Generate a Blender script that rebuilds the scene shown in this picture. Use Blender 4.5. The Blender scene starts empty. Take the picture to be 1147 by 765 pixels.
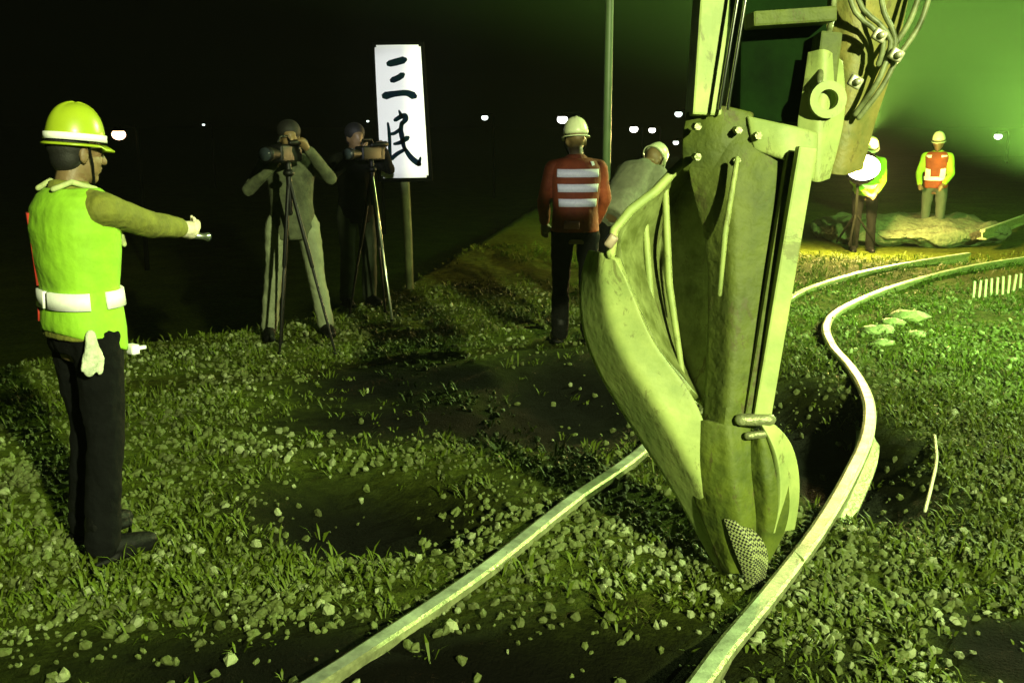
import bpy, bmesh, math, random
import numpy as np
from mathutils import Vector, Matrix, noise
random.seed(7); rng=np.random.default_rng(7)
S=bpy.context.scene; C=S.collection
R=math.radians
# ------------------------------------------------------------------ camera
CH=1.6; F=1150.0; CX,CY=573.5,382.5
PIT=math.atan((CY-140)/F)
cam=bpy.data.objects.new('camera',bpy.data.cameras.new('camera')); C.objects.link(cam); S.camera=cam
cam.location=(0,0,CH); cam.rotation_euler=(R(90)-PIT,0,0)
cam.data.sensor_width=36; cam.data.lens=36*F/1147; cam.data.clip_end=2000; cam.data.clip_start=0.05
def ray(px,py):
    u=(px-CX)/F; v=-(py-CY)/F
    return Vector((u, math.cos(PIT)+v*math.sin(PIT), -math.sin(PIT)+v*math.cos(PIT)))
def at(px,py,Y):
    r=ray(px,py); return Vector((0,0,CH))+r*(Y/r.y)
def gnd(px,py,z=0.0):
    r=ray(px,py); return Vector((0,0,CH))+r*((z-CH)/r.z)
# ------------------------------------------------------------------ materials
MAT={}
BRIGHT={'reflective_tape','white_board','pale_glove','chrome_rod','rusty_steel','polished_rail_steel','lamp_white','lamp_cool','lamp_warm','grey_green_trousers','pale_helmet','grubby_cotton','worn_light_paint','pale_stone','pale_cable','white_stake','white_metal','tripod_metal','bright_fitting'}
def mat(name,col,rough=.7,metal=0,spec=.5,noise_s=0,noise_a=.25,bump=0,bscale=40,emit=0,col2=None,wear=0):
    if name in MAT: return MAT[name]
    if name not in BRIGHT: col=tuple(c*.66 for c in col); col2=tuple(c*.66 for c in col2) if col2 else None
    m=bpy.data.materials.new(name); m.use_nodes=True; nt=m.node_tree; b=nt.nodes['Principled BSDF']
    b.inputs['Base Color'].default_value=(*col,1); b.inputs['Roughness'].default_value=rough
    b.inputs['Metallic'].default_value=metal; b.inputs['Specular IOR Level'].default_value=spec
    tc=nt.nodes.new('ShaderNodeTexCoord')
    if noise_s:
        n=nt.nodes.new('ShaderNodeTexNoise'); n.inputs['Scale'].default_value=noise_s; n.inputs['Detail'].default_value=6; n.inputs['Roughness'].default_value=.65
        nt.links.new(tc.outputs['Object'],n.inputs['Vector'])
        r=nt.nodes.new('ShaderNodeValToRGB'); r.color_ramp.elements[0].position=.35; r.color_ramp.elements[1].position=.68
        c2=col2 if col2 else tuple(c*(1-noise_a) for c in col)
        r.color_ramp.elements[0].color=(*c2,1); r.color_ramp.elements[1].color=(*col,1)
        nt.links.new(n.outputs['Fac'],r.inputs['Fac']); nt.links.new(r.outputs['Color'],b.inputs['Base Color'])
    if bump:
        n=nt.nodes.new('ShaderNodeTexNoise'); n.inputs['Scale'].default_value=bscale; n.inputs['Detail'].default_value=5
        nt.links.new(tc.outputs['Object'],n.inputs['Vector'])
        bp=nt.nodes.new('ShaderNodeBump'); bp.inputs['Strength'].default_value=bump; bp.inputs['Distance'].default_value=.02
        nt.links.new(n.outputs['Fac'],bp.inputs['Height']); nt.links.new(bp.outputs['Normal'],b.inputs['Normal'])
    if wear:
        src=b.inputs['Base Color'].links[0].from_socket
        n=nt.nodes.new('ShaderNodeTexNoise'); n.inputs['Scale'].default_value=9; n.inputs['Detail'].default_value=12; n.inputs['Roughness'].default_value=.78; n.inputs['Distortion'].default_value=.6
        mp=nt.nodes.new('ShaderNodeMapping'); mp.inputs['Scale'].default_value=(1,1,.45); nt.links.new(tc.outputs['Object'],mp.inputs['Vector']); nt.links.new(mp.outputs[0],n.inputs['Vector'])
        rr=nt.nodes.new('ShaderNodeValToRGB'); rr.color_ramp.elements[0].position=.56; rr.color_ramp.elements[1].position=.60
        nt.links.new(n.outputs['Fac'],rr.inputs['Fac'])
        mm=nt.nodes.new('ShaderNodeMix'); mm.data_type='RGBA'; mu=nt.nodes.new('ShaderNodeMath'); mu.operation='MULTIPLY'; mu.inputs[1].default_value=wear
        nt.links.new(rr.outputs[0],mu.inputs[0]); nt.links.new(mu.outputs[0],mm.inputs[0]); nt.links.new(src,mm.inputs[6]); mm.inputs[7].default_value=(.06,.045,.012,1)
        n2=nt.nodes.new('ShaderNodeTexNoise'); n2.inputs['Scale'].default_value=2.2; n2.inputs['Detail'].default_value=5; nt.links.new(mp.outputs[0],n2.inputs['Vector'])
        r3=nt.nodes.new('ShaderNodeValToRGB'); r3.color_ramp.elements[0].position=.42; r3.color_ramp.elements[1].position=.72; nt.links.new(n2.outputs['Fac'],r3.inputs['Fac'])
        m3=nt.nodes.new('ShaderNodeMix'); m3.data_type='RGBA'; mu2=nt.nodes.new('ShaderNodeMath'); mu2.operation='MULTIPLY'; mu2.inputs[1].default_value=wear*.7
        nt.links.new(r3.outputs[0],mu2.inputs[0]); nt.links.new(mu2.outputs[0],m3.inputs[0]); nt.links.new(mm.outputs[2],m3.inputs[6]); m3.inputs[7].default_value=(.07,.08,.02,1)
        nt.links.new(m3.outputs[2],b.inputs['Base Color'])
    if emit:
        b.inputs['Emission Color'].default_value=(*col,1); b.inputs['Emission Strength'].default_value=emit
    MAT[name]=m; return m
lime=mat('lime_cloth',(.42,.85,.03),.75,noise_s=9,noise_a=.25,bump=.18,bscale=30)
orange=mat('orange_cloth',(.4,.075,.01),.8,noise_s=8,noise_a=.4,bump=.4,bscale=25)
redpipe=mat('red_piping',(.85,.06,.03),.7,noise_s=20,noise_a=.3)
tape=mat('reflective_tape',(.96,.97,.96),.5,.0,noise_s=60,noise_a=.12)
khaki=mat('khaki_cloth',(.27,.29,.03),.85,noise_s=12,noise_a=.4,bump=.6,bscale=22)
darkcl=mat('dark_trousers',(.0022,.003,.0032),.9,spec=.15,noise_s=10,noise_a=.5,bump=.6,bscale=18)
blackcl=mat('black_cloth',(.002,.0026,.0016),.9,spec=.15,noise_s=10,noise_a=.5,bump=.5,bscale=20)
greycl=mat('grey_green_trousers',(.20,.23,.13),.85,noise_s=9,noise_a=.3,bump=.6,bscale=14)
jackcl=mat('dull_jacket',(.11,.13,.06),.85,noise_s=14,noise_a=.6,bump=.6,bscale=14)
skin=mat('skin',(.26,.17,.075),.55,noise_s=25,noise_a=.2,bump=.15,bscale=60)
skinp=mat('pale_glove',(.75,.68,.5),.6,noise_s=30,noise_a=.3,bump=.4,bscale=50)
hair=mat('hair',(.006,.005,.004),.7,noise_s=80,noise_a=.5,bump=.2,bscale=160)
helm=mat('helmet_plastic',(.50,.66,.03),.32,noise_s=6,noise_a=.15)
helmw=mat('pale_helmet',(.62,.68,.42),.35,noise_s=6,noise_a=.2)
rubber=mat('boot_rubber',(.003,.0035,.003),.6,spec=.2,noise_s=15,noise_a=.4,bump=.3,bscale=40)
blackp=mat('black_plastic',(.004,.004,.004),.5,spec=.25,noise_s=20,noise_a=.3)
glass=mat('lens_glass',(.03,.04,.05),.05,0,1.0,noise_s=3,noise_a=.1)
alu=mat('tripod_metal',(.5,.55,.45),.3,.9,noise_s=30,noise_a=.3)
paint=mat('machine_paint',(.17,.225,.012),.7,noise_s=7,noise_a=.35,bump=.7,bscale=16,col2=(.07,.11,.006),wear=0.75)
paintm=mat('lit_machine_paint',(.42,.52,.16),.6,noise_s=11,noise_a=.5,bump=.5,bscale=18,col2=(.15,.20,.03),wear=0.75)  # paler because the light on the bucket's inner plate is painted in
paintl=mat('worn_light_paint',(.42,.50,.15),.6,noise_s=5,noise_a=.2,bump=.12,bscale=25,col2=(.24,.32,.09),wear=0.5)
paintd=mat('shaded_machine_paint',(.006,.026,.002),.9,spec=.08,noise_s=4,noise_a=.6,bump=.4,bscale=12)  # shadow on the stick face, put into the paint colour
paintb=mat('rusty_brown_paint',(.42,.36,.08),.6,noise_s=7,noise_a=.5,bump=.5,bscale=20,col2=(.20,.24,.05),wear=0.5)
chrome=mat('chrome_rod',(.9,.92,.85),.18,1)
hosem=mat('pale_hose',(.40,.46,.2),.5,noise_s=14,noise_a=.7,col2=(.07,.09,.02))
rust=mat('rusty_steel',(.42,.47,.22),.45,.5,noise_s=14,noise_a=.5,bump=.4,bscale=50)
railtop=mat('polished_rail_steel',(.8,.98,.66),.45,.6,noise_s=9,noise_a=.6,bump=.15,bscale=70)
stonem=mat('ballast_stone',(.17,.23,.045),.75,noise_s=1.7,noise_a=.6,bump=.6,bscale=50,col2=(.06,.075,.01))
stonel=mat('pale_stone',(.25,.30,.13),.6,noise_s=3,noise_a=.4,bump=.6,bscale=50)
leafm=mat('weed_leaf',(.13,.20,.012),.6,spec=.2,noise_s=2.2,noise_a=.5,col2=(.07,.10,.006))
board=mat('white_board',(.93,.93,.93),.35,.0,noise_s=2,noise_a=.03)
ink=mat('blue_black_ink',(.002,.004,.03),.9,spec=.05,noise_s=9,noise_a=.7,col2=(.004,.03,.02))
woodg=mat('weathered_post',(.20,.24,.08),.8,noise_s=6,noise_a=.5,bump=.6,bscale=20)
greenpole=mat('green_pole_paint',(.16,.26,.10),.5,noise_s=4,noise_a=.3)
lampw=mat('lamp_white',(1,.97,.9),.4,emit=7)
lampg=mat('lamp_cool',(.85,1,.9),.4,emit=3.0)
lampo=mat('lamp_warm',(1,.62,.32),.4,emit=9)
poled=mat('dark_pole',(.003,.004,.002),.9,spec=.05,noise_s=5,noise_a=.3)
# grating
def grate_mat():
    m=bpy.data.materials.new('perforated_steel'); m.use_nodes=True; nt=m.node_tree; b=nt.nodes['Principled BSDF']
    tc=nt.nodes.new('ShaderNodeTexCoord'); ch=nt.nodes.new('ShaderNodeTexChecker'); ch.inputs['Scale'].default_value=120
    mp=nt.nodes.new('ShaderNodeMapping'); mp.inputs['Rotation'].default_value=(.3,.4,.5)
    ch.inputs['Color1'].default_value=(.30,.34,.14,1); ch.inputs['Color2'].default_value=(.01,.01,.01,1)
    nt.links.new(tc.outputs['Object'],mp.inputs['Vector']); nt.links.new(mp.outputs[0],ch.inputs['Vector']); nt.links.new(ch.outputs['Color'],b.inputs['Base Color'])
    b.inputs['Roughness'].default_value=.5; return m
gratem=grate_mat()
# ------------------------------------------------------------------ object helpers
def tag(o,label=None,cat=None,group=None,kind=None):
    if label: o['label']=label
    if cat: o['category']=cat
    if group: o['group']=group
    if kind: o['kind']=kind
    return o
def empty(name,loc,rz=0,label=None,cat=None,group=None):
    o=bpy.data.objects.new(name,None); C.objects.link(o); o.location=loc; o.rotation_euler=(0,0,rz); o.empty_display_size=.1
    return tag(o,label,cat,group)
def mesh(name,bm,m,parent=None,smooth=True,loc=None):
    bmesh.ops.recalc_face_normals(bm,faces=bm.faces)
    me=bpy.data.meshes.new(name); bm.to_mesh(me); bm.free()
    if smooth:
        for p in me.polygons: p.use_smooth=True
    me.materials.append(m)
    o=bpy.data.objects.new(name,me); C.objects.link(o)
    if parent: o.parent=parent
    if loc is not None: o.location=loc
    return o
def world_child(o,root):      # geometry given in world coordinates, root unrotated
    o.parent=root; o.matrix_parent_inverse=Matrix.Translation(-Vector(root.location)); return o
def loft(bm,rings,n=20,cap=True):
    """rings: list of lists of Vector (n each)"""
    vs=[[bm.verts.new(p) for p in r] for r in rings]
    for a,b in zip(vs,vs[1:]):
        k=len(a)
        for i in range(k): bm.faces.new((a[i],a[(i+1)%k],b[(i+1)%k],b[i]))
    if cap:
        bm.faces.new(vs[0]); bm.faces.new(vs[-1])
def tube(bm,pts,rad,n=12,flat=1.0,ref=Vector((0,0,1)),round_ends=True):
    pts=[Vector(p) for p in pts]
    if not hasattr(rad,'__len__'): rad=[rad]*len(pts)
    rad=list(rad)
    if round_ends:
        d0=(pts[0]-pts[1]).normalized(); d1=(pts[-1]-pts[-2]).normalized()
        a0,r0,a1,r1=pts[0],rad[0],pts[-1],rad[-1]
        pre=[(a0+d0*r0*.95,r0*.3),(a0+d0*r0*.65,r0*.74)]; post=[(a1+d1*r1*.65,r1*.74),(a1+d1*r1*.95,r1*.3)]
        pts=[p for p,_ in pre]+pts+[p for p,_ in post]; rad=[r for _,r in pre]+rad+[r for _,r in post]
    rings=[]; prev=None
    for i,p in enumerate(pts):
        t=(pts[min(i+1,len(pts)-1)]-pts[max(i-1,0)]).normalized()
        if prev is None:
            rr=ref if abs(t.dot(ref))<.9 else Vector((1,0,0))
            u=t.cross(rr).normalized()
        else:
            u=(prev-t*prev.dot(t)).normalized()
        prev=u; v=t.cross(u)
        rings.append([p+u*math.cos(a)*rad[i]*flat+v*math.sin(a)*rad[i] for a in [2*math.pi*k/n for k in range(n)]])
    loft(bm,rings,n)
def ell(bm,c,r,rot=None,seg=20):
    M=Matrix.Translation(c)@(rot.to_4x4() if rot else Matrix())@Matrix.Diagonal((*r,1))
    bmesh.ops.create_uvsphere(bm,u_segments=seg,v_segments=seg//2+2,radius=1,matrix=M)
def box(bm,c,s,rot=None,bev=0):
    M=Matrix.Translation(c)@(rot.to_4x4() if rot else Matrix())@Matrix.Diagonal((*s,1))
    r=bmesh.ops.create_cube(bm,size=1,matrix=M)
    if bev:
        es=list({e for v in r['verts'] for e in v.link_edges})
        bmesh.ops.bevel(bm,geom=es,offset=bev,segments=2,affect='EDGES',profile=.6)
def eringp(c,rx,ry,n=28,tilt=0,p=2.3):
    out=[]
    for k in range(n):
        a=2*math.pi*k/n; ca,sa=math.cos(a),math.sin(a)
        x=rx*math.copysign(abs(ca)**(2/p),ca); y=ry*math.copysign(abs(sa)**(2/p),sa)
        out.append(Vector((c[0]+x,c[1]+y,c[2]+tilt*x)))
    return out
def remesh(o,v,sm=6):
    m=o.modifiers.new('r','REMESH'); m.mode='VOXEL'; m.voxel_size=v; m.use_smooth_shade=True
    s=o.modifiers.new('s','SMOOTH'); s.iterations=sm; s.factor=.5
    return o
_tex={}
def wrinkle(o,st=.012,size=.08):
    if size not in _tex:
        t=bpy.data.textures.new('folds','CLOUDS'); t.noise_scale=size; t.noise_depth=2; _tex[size]=t
    d=o.modifiers.new('d','DISPLACE'); d.texture=_tex[size]; d.strength=st; d.mid_level=.5; d.texture_coords='LOCAL'
    return o
# ------------------------------------------------------------------ people
def hand(bm,w,d,up,side=1,curl=(.25,.3,.35,.4),thumb=.5,s=1.0):
    """w wrist, d direction, up = back-of-hand normal, side=+1 thumb towards d x up"""
    d=d.normalized(); up=(up-d*up.dot(d)).normalized(); t=d.cross(up)*side
    pc=[w, w+d*.03*s, w+d*.085*s]
    tube(bm,pc,[.026*s,.034*s,.038*s],12,flat=1.0,ref=up)
    # flatten palm by adding knuckle ridge
    for k,(off,L) in enumerate(((.03,.070),(.011,.078),(-.009,.072),(-.028,.056))):
        b=w+d*.085*s+t*off*s; dd=d.copy(); pts=[b-d*.03*s,b]; 
        for j in range(3):
            a=curl[k]*(1.0 if j else .7)
            dd=(Matrix.Rotation(-a,3,t*side)@dd) if side>0 else (Matrix.Rotation(a,3,t*side)@dd)
            # make sure it curls to the palm side
            pts.append(pts[-1]+dd*L*s*(.42,.32,.26)[j])
        tube(bm,pts,[.0105*s,.0105*s,.0095*s,.0085*s,.0075*s],8,ref=up)
    b=w+d*.025*s+t*.026*s
    d1=(d*.75+t*.65-up*.3*thumb).normalized(); d2=(d*.95+t*.2-up*.3*thumb).normalized()
    tube(bm,[b-t*.015*s,b+d1*.038*s,b+d1*.038*s+d2*.03*s,b+d1*.038*s+d2*.052*s],[.014*s,.012*s,.0105*s,.0085*s],8,ref=up)
def head(bm,c,fwd,up=Vector((0,0,1)),s=1.0):
    fwd=fwd.normalized(); left=up.cross(fwd).normalized(); u=fwd.cross(left)
    M=Matrix((fwd,left,u)).transposed()
    def q(x,y,z): return c+M@Vector((x,y,z))*s
    ell(bm,q(-.012,0,.035),(.096*s,.076*s,.090*s),M)
    ell(bm,q(.022,0,-.03),(.072*s,.062*s,.088*s),M)
    ell(bm,q(.058,0,-.092),(.028*s,.032*s,.024*s),M)              # chin
    ell(bm,q(.078,0,.032),(.020*s,.048*s,.014*s),M)               # brow
    tube(bm,[q(.086,0,.022),q(.104,0,-.012),q(.110,0,-.026)],[.009*s,.012*s,.015*s],8)  # nose
    ell(bm,q(.086,0,-.052),(.014*s,.024*s,.007*s),M); ell(bm,q(.084,0,-.066),(.013*s,.021*s,.008*s),M)
    for sg in (-1,1):
        ell(bm,q(.074,.030*sg,.008),(.014*s,.016*s,.011*s),M)
        ell(bm,q(-.012,.078*sg,-.008),(.020*s,.010*s,.033*s),M)
        ell(bm,q(.055,.038*sg,-.03),(.024*s,.02*s,.022*s),M)
    return M
def person(loc,rz,label,group=None,sh=(( .0,.185,1.40),(.0,-.185,1.40)),el=None,wr=None,lean=0.0,legs=None,
           cl=None,head_dir=None,helmet=None,vox=.012,vest=None,hands=None,hairon=False,scale=1.0,vest_hem=None,neck_tape=True):
    root=empty('person',loc,rz,label,'person',group); root.scale=(scale,)*3
    V=Vector
    Lm=Matrix.Rotation(lean,4,'Y'); pv=V((0,0,.94))
    def U(p): return (Lm@(V(p)-pv))+pv      # upper body lean
    sh=[V(s) for s in sh]; el=[V(e) for e in el]; wr=[V(w) for w in wr]
    legs=legs or [((0,.10,.92),(.03,.11,.50),(-.02,.12,.09)),((0,-.10,.92),(.03,-.11,.50),(-.02,-.12,.09))]
    hd=(head_dir or V((1,0,-.1))).normalized()
    hc=V((.035,0,1.605))
    TOR=[(.80,.105,.15),(.90,.122,.172),(.98,.115,.165),(1.08,.108,.155),(1.20,.120,.168),(1.32,.128,.182),(1.40,.115,.180),(1.45,.085,.13),(1.475,.06,.075)]
    def ring(z,rx,ry,off=0,tilt=0,n=28):
        return [U(p) for p in eringp((.0,0,z),rx+off,ry+off,n,tilt)]
    # body
    bm=bmesh.new()
    loft(bm,[ring(z,rx-.028,ry-.028) if z<1.3 else ring(z,rx-.014,ry-.014) for z,rx,ry in TOR])
    tube(bm,[U((-.012,0,1.42)),U((.0,0,1.5)),U((.018,0,1.56))],[.066,.058,.056],16)
    hup=(Lm.to_3x3()@V((0,0,1))) if lean<.6 else (Lm.to_3x3()@V((0,0,1)))
    hdl=Lm.to_3x3()@hd
    head(bm,U(hc),hdl,hup-hdl*hup.dot(hdl)*1.0)
    hn=hands or [((.0,0,1),(.3,.35,.4,.45)),((.0,0,1),(.3,.35,.4,.45))]
    for i,sg in ((0,1),(1,-1)):
        a,e,w=U(sh[i]),U(el[i]),U(wr[i])
        tube(bm,[a,a.lerp(e,.5),e,e.lerp(w,.35),w],[.050,.044,.036,.037,.026],12)
        if not (cl.get('gloves')):
            hand(bm,w,(w-e),V(hn[i][0]),sg,curl=hn[i][1])
        h,k,f=[V(q) for q in legs[i]]
        tube(bm,[h,h.lerp(k,.5),k,k.lerp(f,.35),f],[.070,.062,.048,.048,.034],12)
        tube(bm,[f,f+V((.09,0,-.05)),f+V((.16,sg*.01,-.06))],[.035,.035,.028],10)
    b=remesh(mesh('body',bm,skin,root),vox*.75 if vox<.01 else vox,3)
    if cl.get('gloves'):
        for i,sg in ((0,1),(1,-1)):
            bm=bmesh.new(); e,w=U(el[i]),U(wr[i]); hand(bm,w,(w-e),V(hn[i][0]),sg,curl=hn[i][1],s=1.06)
            tube(bm,[w-(w-e).normalized()*.05,w],[.036,.032],12)
            remesh(mesh('glove',bm,cl['gloves'],root),.005,2)
    # jacket with sleeves
    bm=bmesh.new()
    loft(bm,[ring(z,rx,ry,.012) for z,rx,ry in TOR[1 if vest else 0:]])
    for i in (0,1):
        a,e,w=U(sh[i]),U(el[i]),U(wr[i])
        tube(bm,[a+(V((0,0,a.z))-V((0,0,a.z))),a.lerp(e,.5),e,e.lerp(w,.5),w.lerp(e,.06)],[.068,.060,.053,.050,.044],14,round_ends=True)
        tube(bm,[U((0,0,1.42)),a],[.07,.066],12)
    tube(bm,[U((-.01,0,1.43)),U((-.006,0,1.50))],[.085,.072],16,round_ends=False)
    wrinkle(remesh(mesh('jacket',bm,cl['jacket'],root),vox,5),.016,.13)
    # trousers
    bm=bmesh.new()
    loft(bm,[eringp((0,0,z),rx+.004,ry+.004) for z,rx,ry in ((.84,.10,.155),(.90,.118,.168),(.98,.104,.152),(1.02,.092,.142))])
    for i in (0,1):
        h,k,f=[V(q) for q in legs[i]]
        tube(bm,[h,h.lerp(k,.5),k,k.lerp(f,.5),f+V((0,0,-.01))],[.098,.088,.072,.072,.070],14)
    wrinkle(remesh(mesh('trousers',bm,cl['trousers'],root),vox,5),.022,.09)
    for i,sg in ((0,1),(1,-1)):
        f=V(legs[i][2]); g=V((f.x,f.y,0.0))
        bm=bmesh.new()
        tube(bm,[f+V((-.01,0,.08)),f+V((0,0,-.01)),g+V((.02,0,.05)),g+V((.12,sg*.015,.042)),g+V((.19,sg*.02,.036))],[.056,.055,.052,.046,.036],14)
        box(bm,g+V((.07,sg*.012,.012)),(.27,.09,.024),bev=.01)
        remesh(mesh('boot',bm,cl.get('boots',rubber),root),max(vox*.8,.008),3)
    # vest
    if vest:
        hem=vest_hem or [(.90,.125,.172,0)]
        bm=bmesh.new()
        rr=[ring(z,rx,ry,.022,t) for z,rx,ry,t in hem]+[ring(z,rx,ry,.022) for z,rx,ry in TOR if z>hem[-1][0]+.03 and z<1.44]
        rr+=[ring(1.45,.10,.155,.012),ring(1.475,.082,.11,.008)]
        loft(bm,rr)
        vo=wrinkle(remesh(mesh('safety_vest',bm,vest,root),vox,3),.012,.13)
        def band(z0,z1,a0,a1,m=tape,off=.034,nm='reflective_band',par=vo,n=30,tl=0):
            bm=bmesh.new(); rows=[]
            for z,o in ((z0,off),(z1,off),(z1,off-.02),(z0,off-.02)):
                zz=[t[0] for t in TOR]; rx=np.interp(z,zz,[t[1] for t in TOR]); ry=np.interp(z,zz,[t[2] for t in TOR])
                row=[]
                for k in range(n+1):
                    a=R(a0+(a1-a0)*k/n); ca,sa=math.cos(a),math.sin(a)
                    x=(rx+o)*math.copysign(abs(ca)**(2/2.3),ca); y=(ry+o)*math.copysign(abs(sa)**(2/2.3),sa)
                    row.append(bm.verts.new(U((x,y,z+tl*x))))
                rows.append(row)
            for j in range(4):
                A,B=rows[j],rows[(j+1)%4]
                for k in range(n): bm.faces.new((A[k],A[k+1],B[k+1],B[k]))
            bm.faces.new([r[0] for r in rows]); bm.faces.new([r[-1] for r in rows])
            return mesh(nm,bm,m,par)
        root['_band']=0
        del root['_band']
    else: band=None
    if hairon or not helmet:
        bm=bmesh.new(); c=U(hc); M=Lm.to_3x3(); hk=1.0 if helmet else 1.17
        ell(bm,c+M@V((-.022,0,.030+(0 if helmet else .018))),(.094*hk,.082*hk,.080*hk))
        ell(bm,c+M@V((-.045,0,-.012)),(.060*hk,.072*hk,.068*hk))
        remesh(mesh('hair',bm,hair,root),vox,2)
    if helmet:
        c=U(hc); 
        fw=hdl; lf=(hup.cross(fw)).normalized(); u2=fw.cross(lf)
        M=Matrix((fw,lf,u2)).transposed()
        bm=bmesh.new(); n=32; rings=[]
        prof=[(0,.151),(.30,.147),(.55,.134),(.78,.105),(.93,.062),(1,.012)]
        for t,z in prof:
            k=math.sqrt(max(0,1-t**2.6))if t<1 else .05
        prof=[(1.02,.0),(1.0,.03),(.95,.065),(.82,.103),(.60,.132),(.32,.147),(.04,.152)]
        for kx,z in prof:
            rings.append([c+M@V((-.008+.112*kx*math.cos(a),.100*kx*math.sin(a),.038+z+(.006 if abs(math.sin(a))<.25 and z>.05 else 0))) for a in [2*math.pi*i/n for i in range(n)]])
        loft(bm,rings)
        hh=mesh('hard_hat',bm,helmet,root)
        s=hh.modifiers.new('s','SUBSURF'); s.levels=1; s.render_levels=1
        bm=bmesh.new(); rings=[]
        for z,kk in ((.036,1.0),(.030,1.1),(.024,1.1),(.028,1.0)):
            rings.append([c+M@V((-.008+(.114*kk+(.030 if math.cos(a)>.3 else .0)*(math.cos(a)-.3)/.7*(1 if kk>1 else .0))*math.cos(a),.102*kk*math.sin(a),z-(.012 if math.cos(a)>0.5 and kk>1 else 0))) for a in [2*math.pi*i/n for i in range(n)]])
        vs=[[bm.verts.new(p) for p in r] for r in rings]
        for j in range(4):
            A,B=vs[j],vs[(j+1)%4]
            for i in range(n): bm.faces.new((A[i],A[(i+1)%n],B[(i+1)%n],B[i]))
        mesh('brim',bm,helmet,hh)
        if cl.get('hat_band'):
            bm=bmesh.new(); rings=[[c+M@V((-.008+.1185*k*math.cos(a),.1065*k*math.sin(a),z)) for a in [2*math.pi*i/n for i in range(n)]] for k,z in ((1,.046),(.985,.072),(.93,.072),(.93,.046))]
            vs=[[bm.verts.new(p) for p in r] for r in rings]
            for j in range(4):
                A,B=vs[j],vs[(j+1)%4]
                for i in range(n): bm.faces.new((A[i],A[(i+1)%n],B[(i+1)%n],B[i]))
            mesh('reflective_band',bm,tape,hh)
        # chin strap
        bm=bmesh.new()
        for sg in (-1,1): tube(bm,[c+M@V((.0,.083*sg,.04)),c+M@V((.02,.082*sg,-.04)),c+M@V((.05,.04*sg,-.112)),c+M@V((.055,0,-.122))],.005,6)
        mesh('chin_strap',bm,blackcl,hh)
    return root,band,U

# ------------------------------------------------------------------ terrain
EDGE=[(-40,2.0),(-12,5.3),(-3.6,6.6),(-2.85,7.35),(-1.9,8.15),(-1.2,9.6),(-.5,14),(.3,20),(3,34),(8,60)]
def edge_y(x): return np.interp(x,[e[0] for e in EDGE],[e[1] for e in EDGE])
def pits(x,y):
    """depth of dug-out hollows"""
    d=0
    for cx,cy,rx,ry,dep in ((1.62,5.3,.36,1.25,.20),(-.55,4.15,.42,.42,.16),(.25,5.95,.42,.9,.12),(.35,2.75,.5,.25,.05),(5.6,15.5,2.6,3,.16)):
        q=((x-cx)/rx)**2+((y-cy)/ry)**2
        d=np.maximum(d,dep*np.exp(-q**2)) if not np.isscalar(d) or True else d
    return d
def fbm(x,y,s):
    return noise.noise(Vector((x*s,y*s,3.3)))
def gz(x,y):
    e=edge_y(x); t=np.clip((y-e)/3.2,0,1); t=t*t*(3-2*t)
    base=-2.6*t
    base=base-pits(x,y)
    return base
def gzn(x,y):
    return float(gz(x,y))+.018*fbm(x,y,2.1)+.012*fbm(x,y,6.3)-.01
def axis(lo,hi,fine_lo,fine_hi,step):
    a=list(np.arange(fine_lo,fine_hi,step)); v=fine_hi; s=step
    while v<hi: a.append(v); s*=1.16; v+=s
    a.append(hi); v=fine_lo; s=step; pre=[]
    while v>lo: s*=1.16; v-=s; pre.append(max(v,lo))
    return sorted(set(pre+a))
xs=axis(-900,900,-4.5,5.5,.045); ys=axis(-60,1500,1.6,11,.045)
def shade_soil_mask(x,y):  # near-black patches: cast shadow painted into the ground, plus dug soil
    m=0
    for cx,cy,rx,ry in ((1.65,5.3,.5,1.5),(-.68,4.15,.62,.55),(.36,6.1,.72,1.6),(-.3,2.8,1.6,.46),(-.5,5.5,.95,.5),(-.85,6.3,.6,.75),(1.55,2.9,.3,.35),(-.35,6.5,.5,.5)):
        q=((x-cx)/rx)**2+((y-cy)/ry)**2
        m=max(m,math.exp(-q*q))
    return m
bm=bmesh.new()
lay=bm.verts.layers.float.new('shade_soil')
grid=[]
for y in ys:
    row=[]
    for x in xs:
        near=-6<x<8 and 0<y<14
        z=float(gz(x,y))+((.022*fbm(x,y,2.1)+.014*fbm(x,y,6.3)+.010*fbm(x,y,15)-.012) if near else .0)
        v=bm.verts.new((x,y,z)); 
        v[lay]=shade_soil_mask(x,y) if near else 0
        row.append(v)
    grid.append(row)
for a,b in zip(grid,grid[1:]):
    for i in range(len(a)-1): bm.faces.new((a[i],a[i+1],b[i+1],b[i]))
gm=bpy.data.materials.new('ground_soil'); gm.use_nodes=True; nt=gm.node_tree; b=nt.nodes['Principled BSDF']; b.inputs['Roughness'].default_value=.9
b.inputs['Specular IOR Level'].default_value=.06
ge=nt.nodes.new('ShaderNodeNewGeometry')
def tn(s,d=6,r=.6):
    n=nt.nodes.new('ShaderNodeTexNoise'); n.inputs['Scale'].default_value=s; n.inputs['Detail'].default_value=d; n.inputs['Roughness'].default_value=r
    nt.links.new(ge.outputs['Position'],n.inputs['Vector']); return n
def ramp(src,stops):
    r=nt.nodes.new('ShaderNodeValToRGB'); els=r.color_ramp.elements
    while len(els)<len(stops): els.new(.5)
    for e,(p,c) in zip(els,stops): e.position=p; e.color=(*c,1)
    nt.links.new(src,r.inputs['Fac']); return r
n1=tn(1.3); n2=tn(14,8,.7); n3=tn(70,4,.7)
r1=ramp(n1.outputs['Fac'],[(.36,(.035,.048,.004)),(.5,(.06,.085,.006)),(.64,(.085,.125,.012))])
r2=ramp(n2.outputs['Fac'],[(.38,(.012,.017,.002)),(.55,(.07,.095,.008)),(.72,(.16,.20,.04))])
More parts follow.
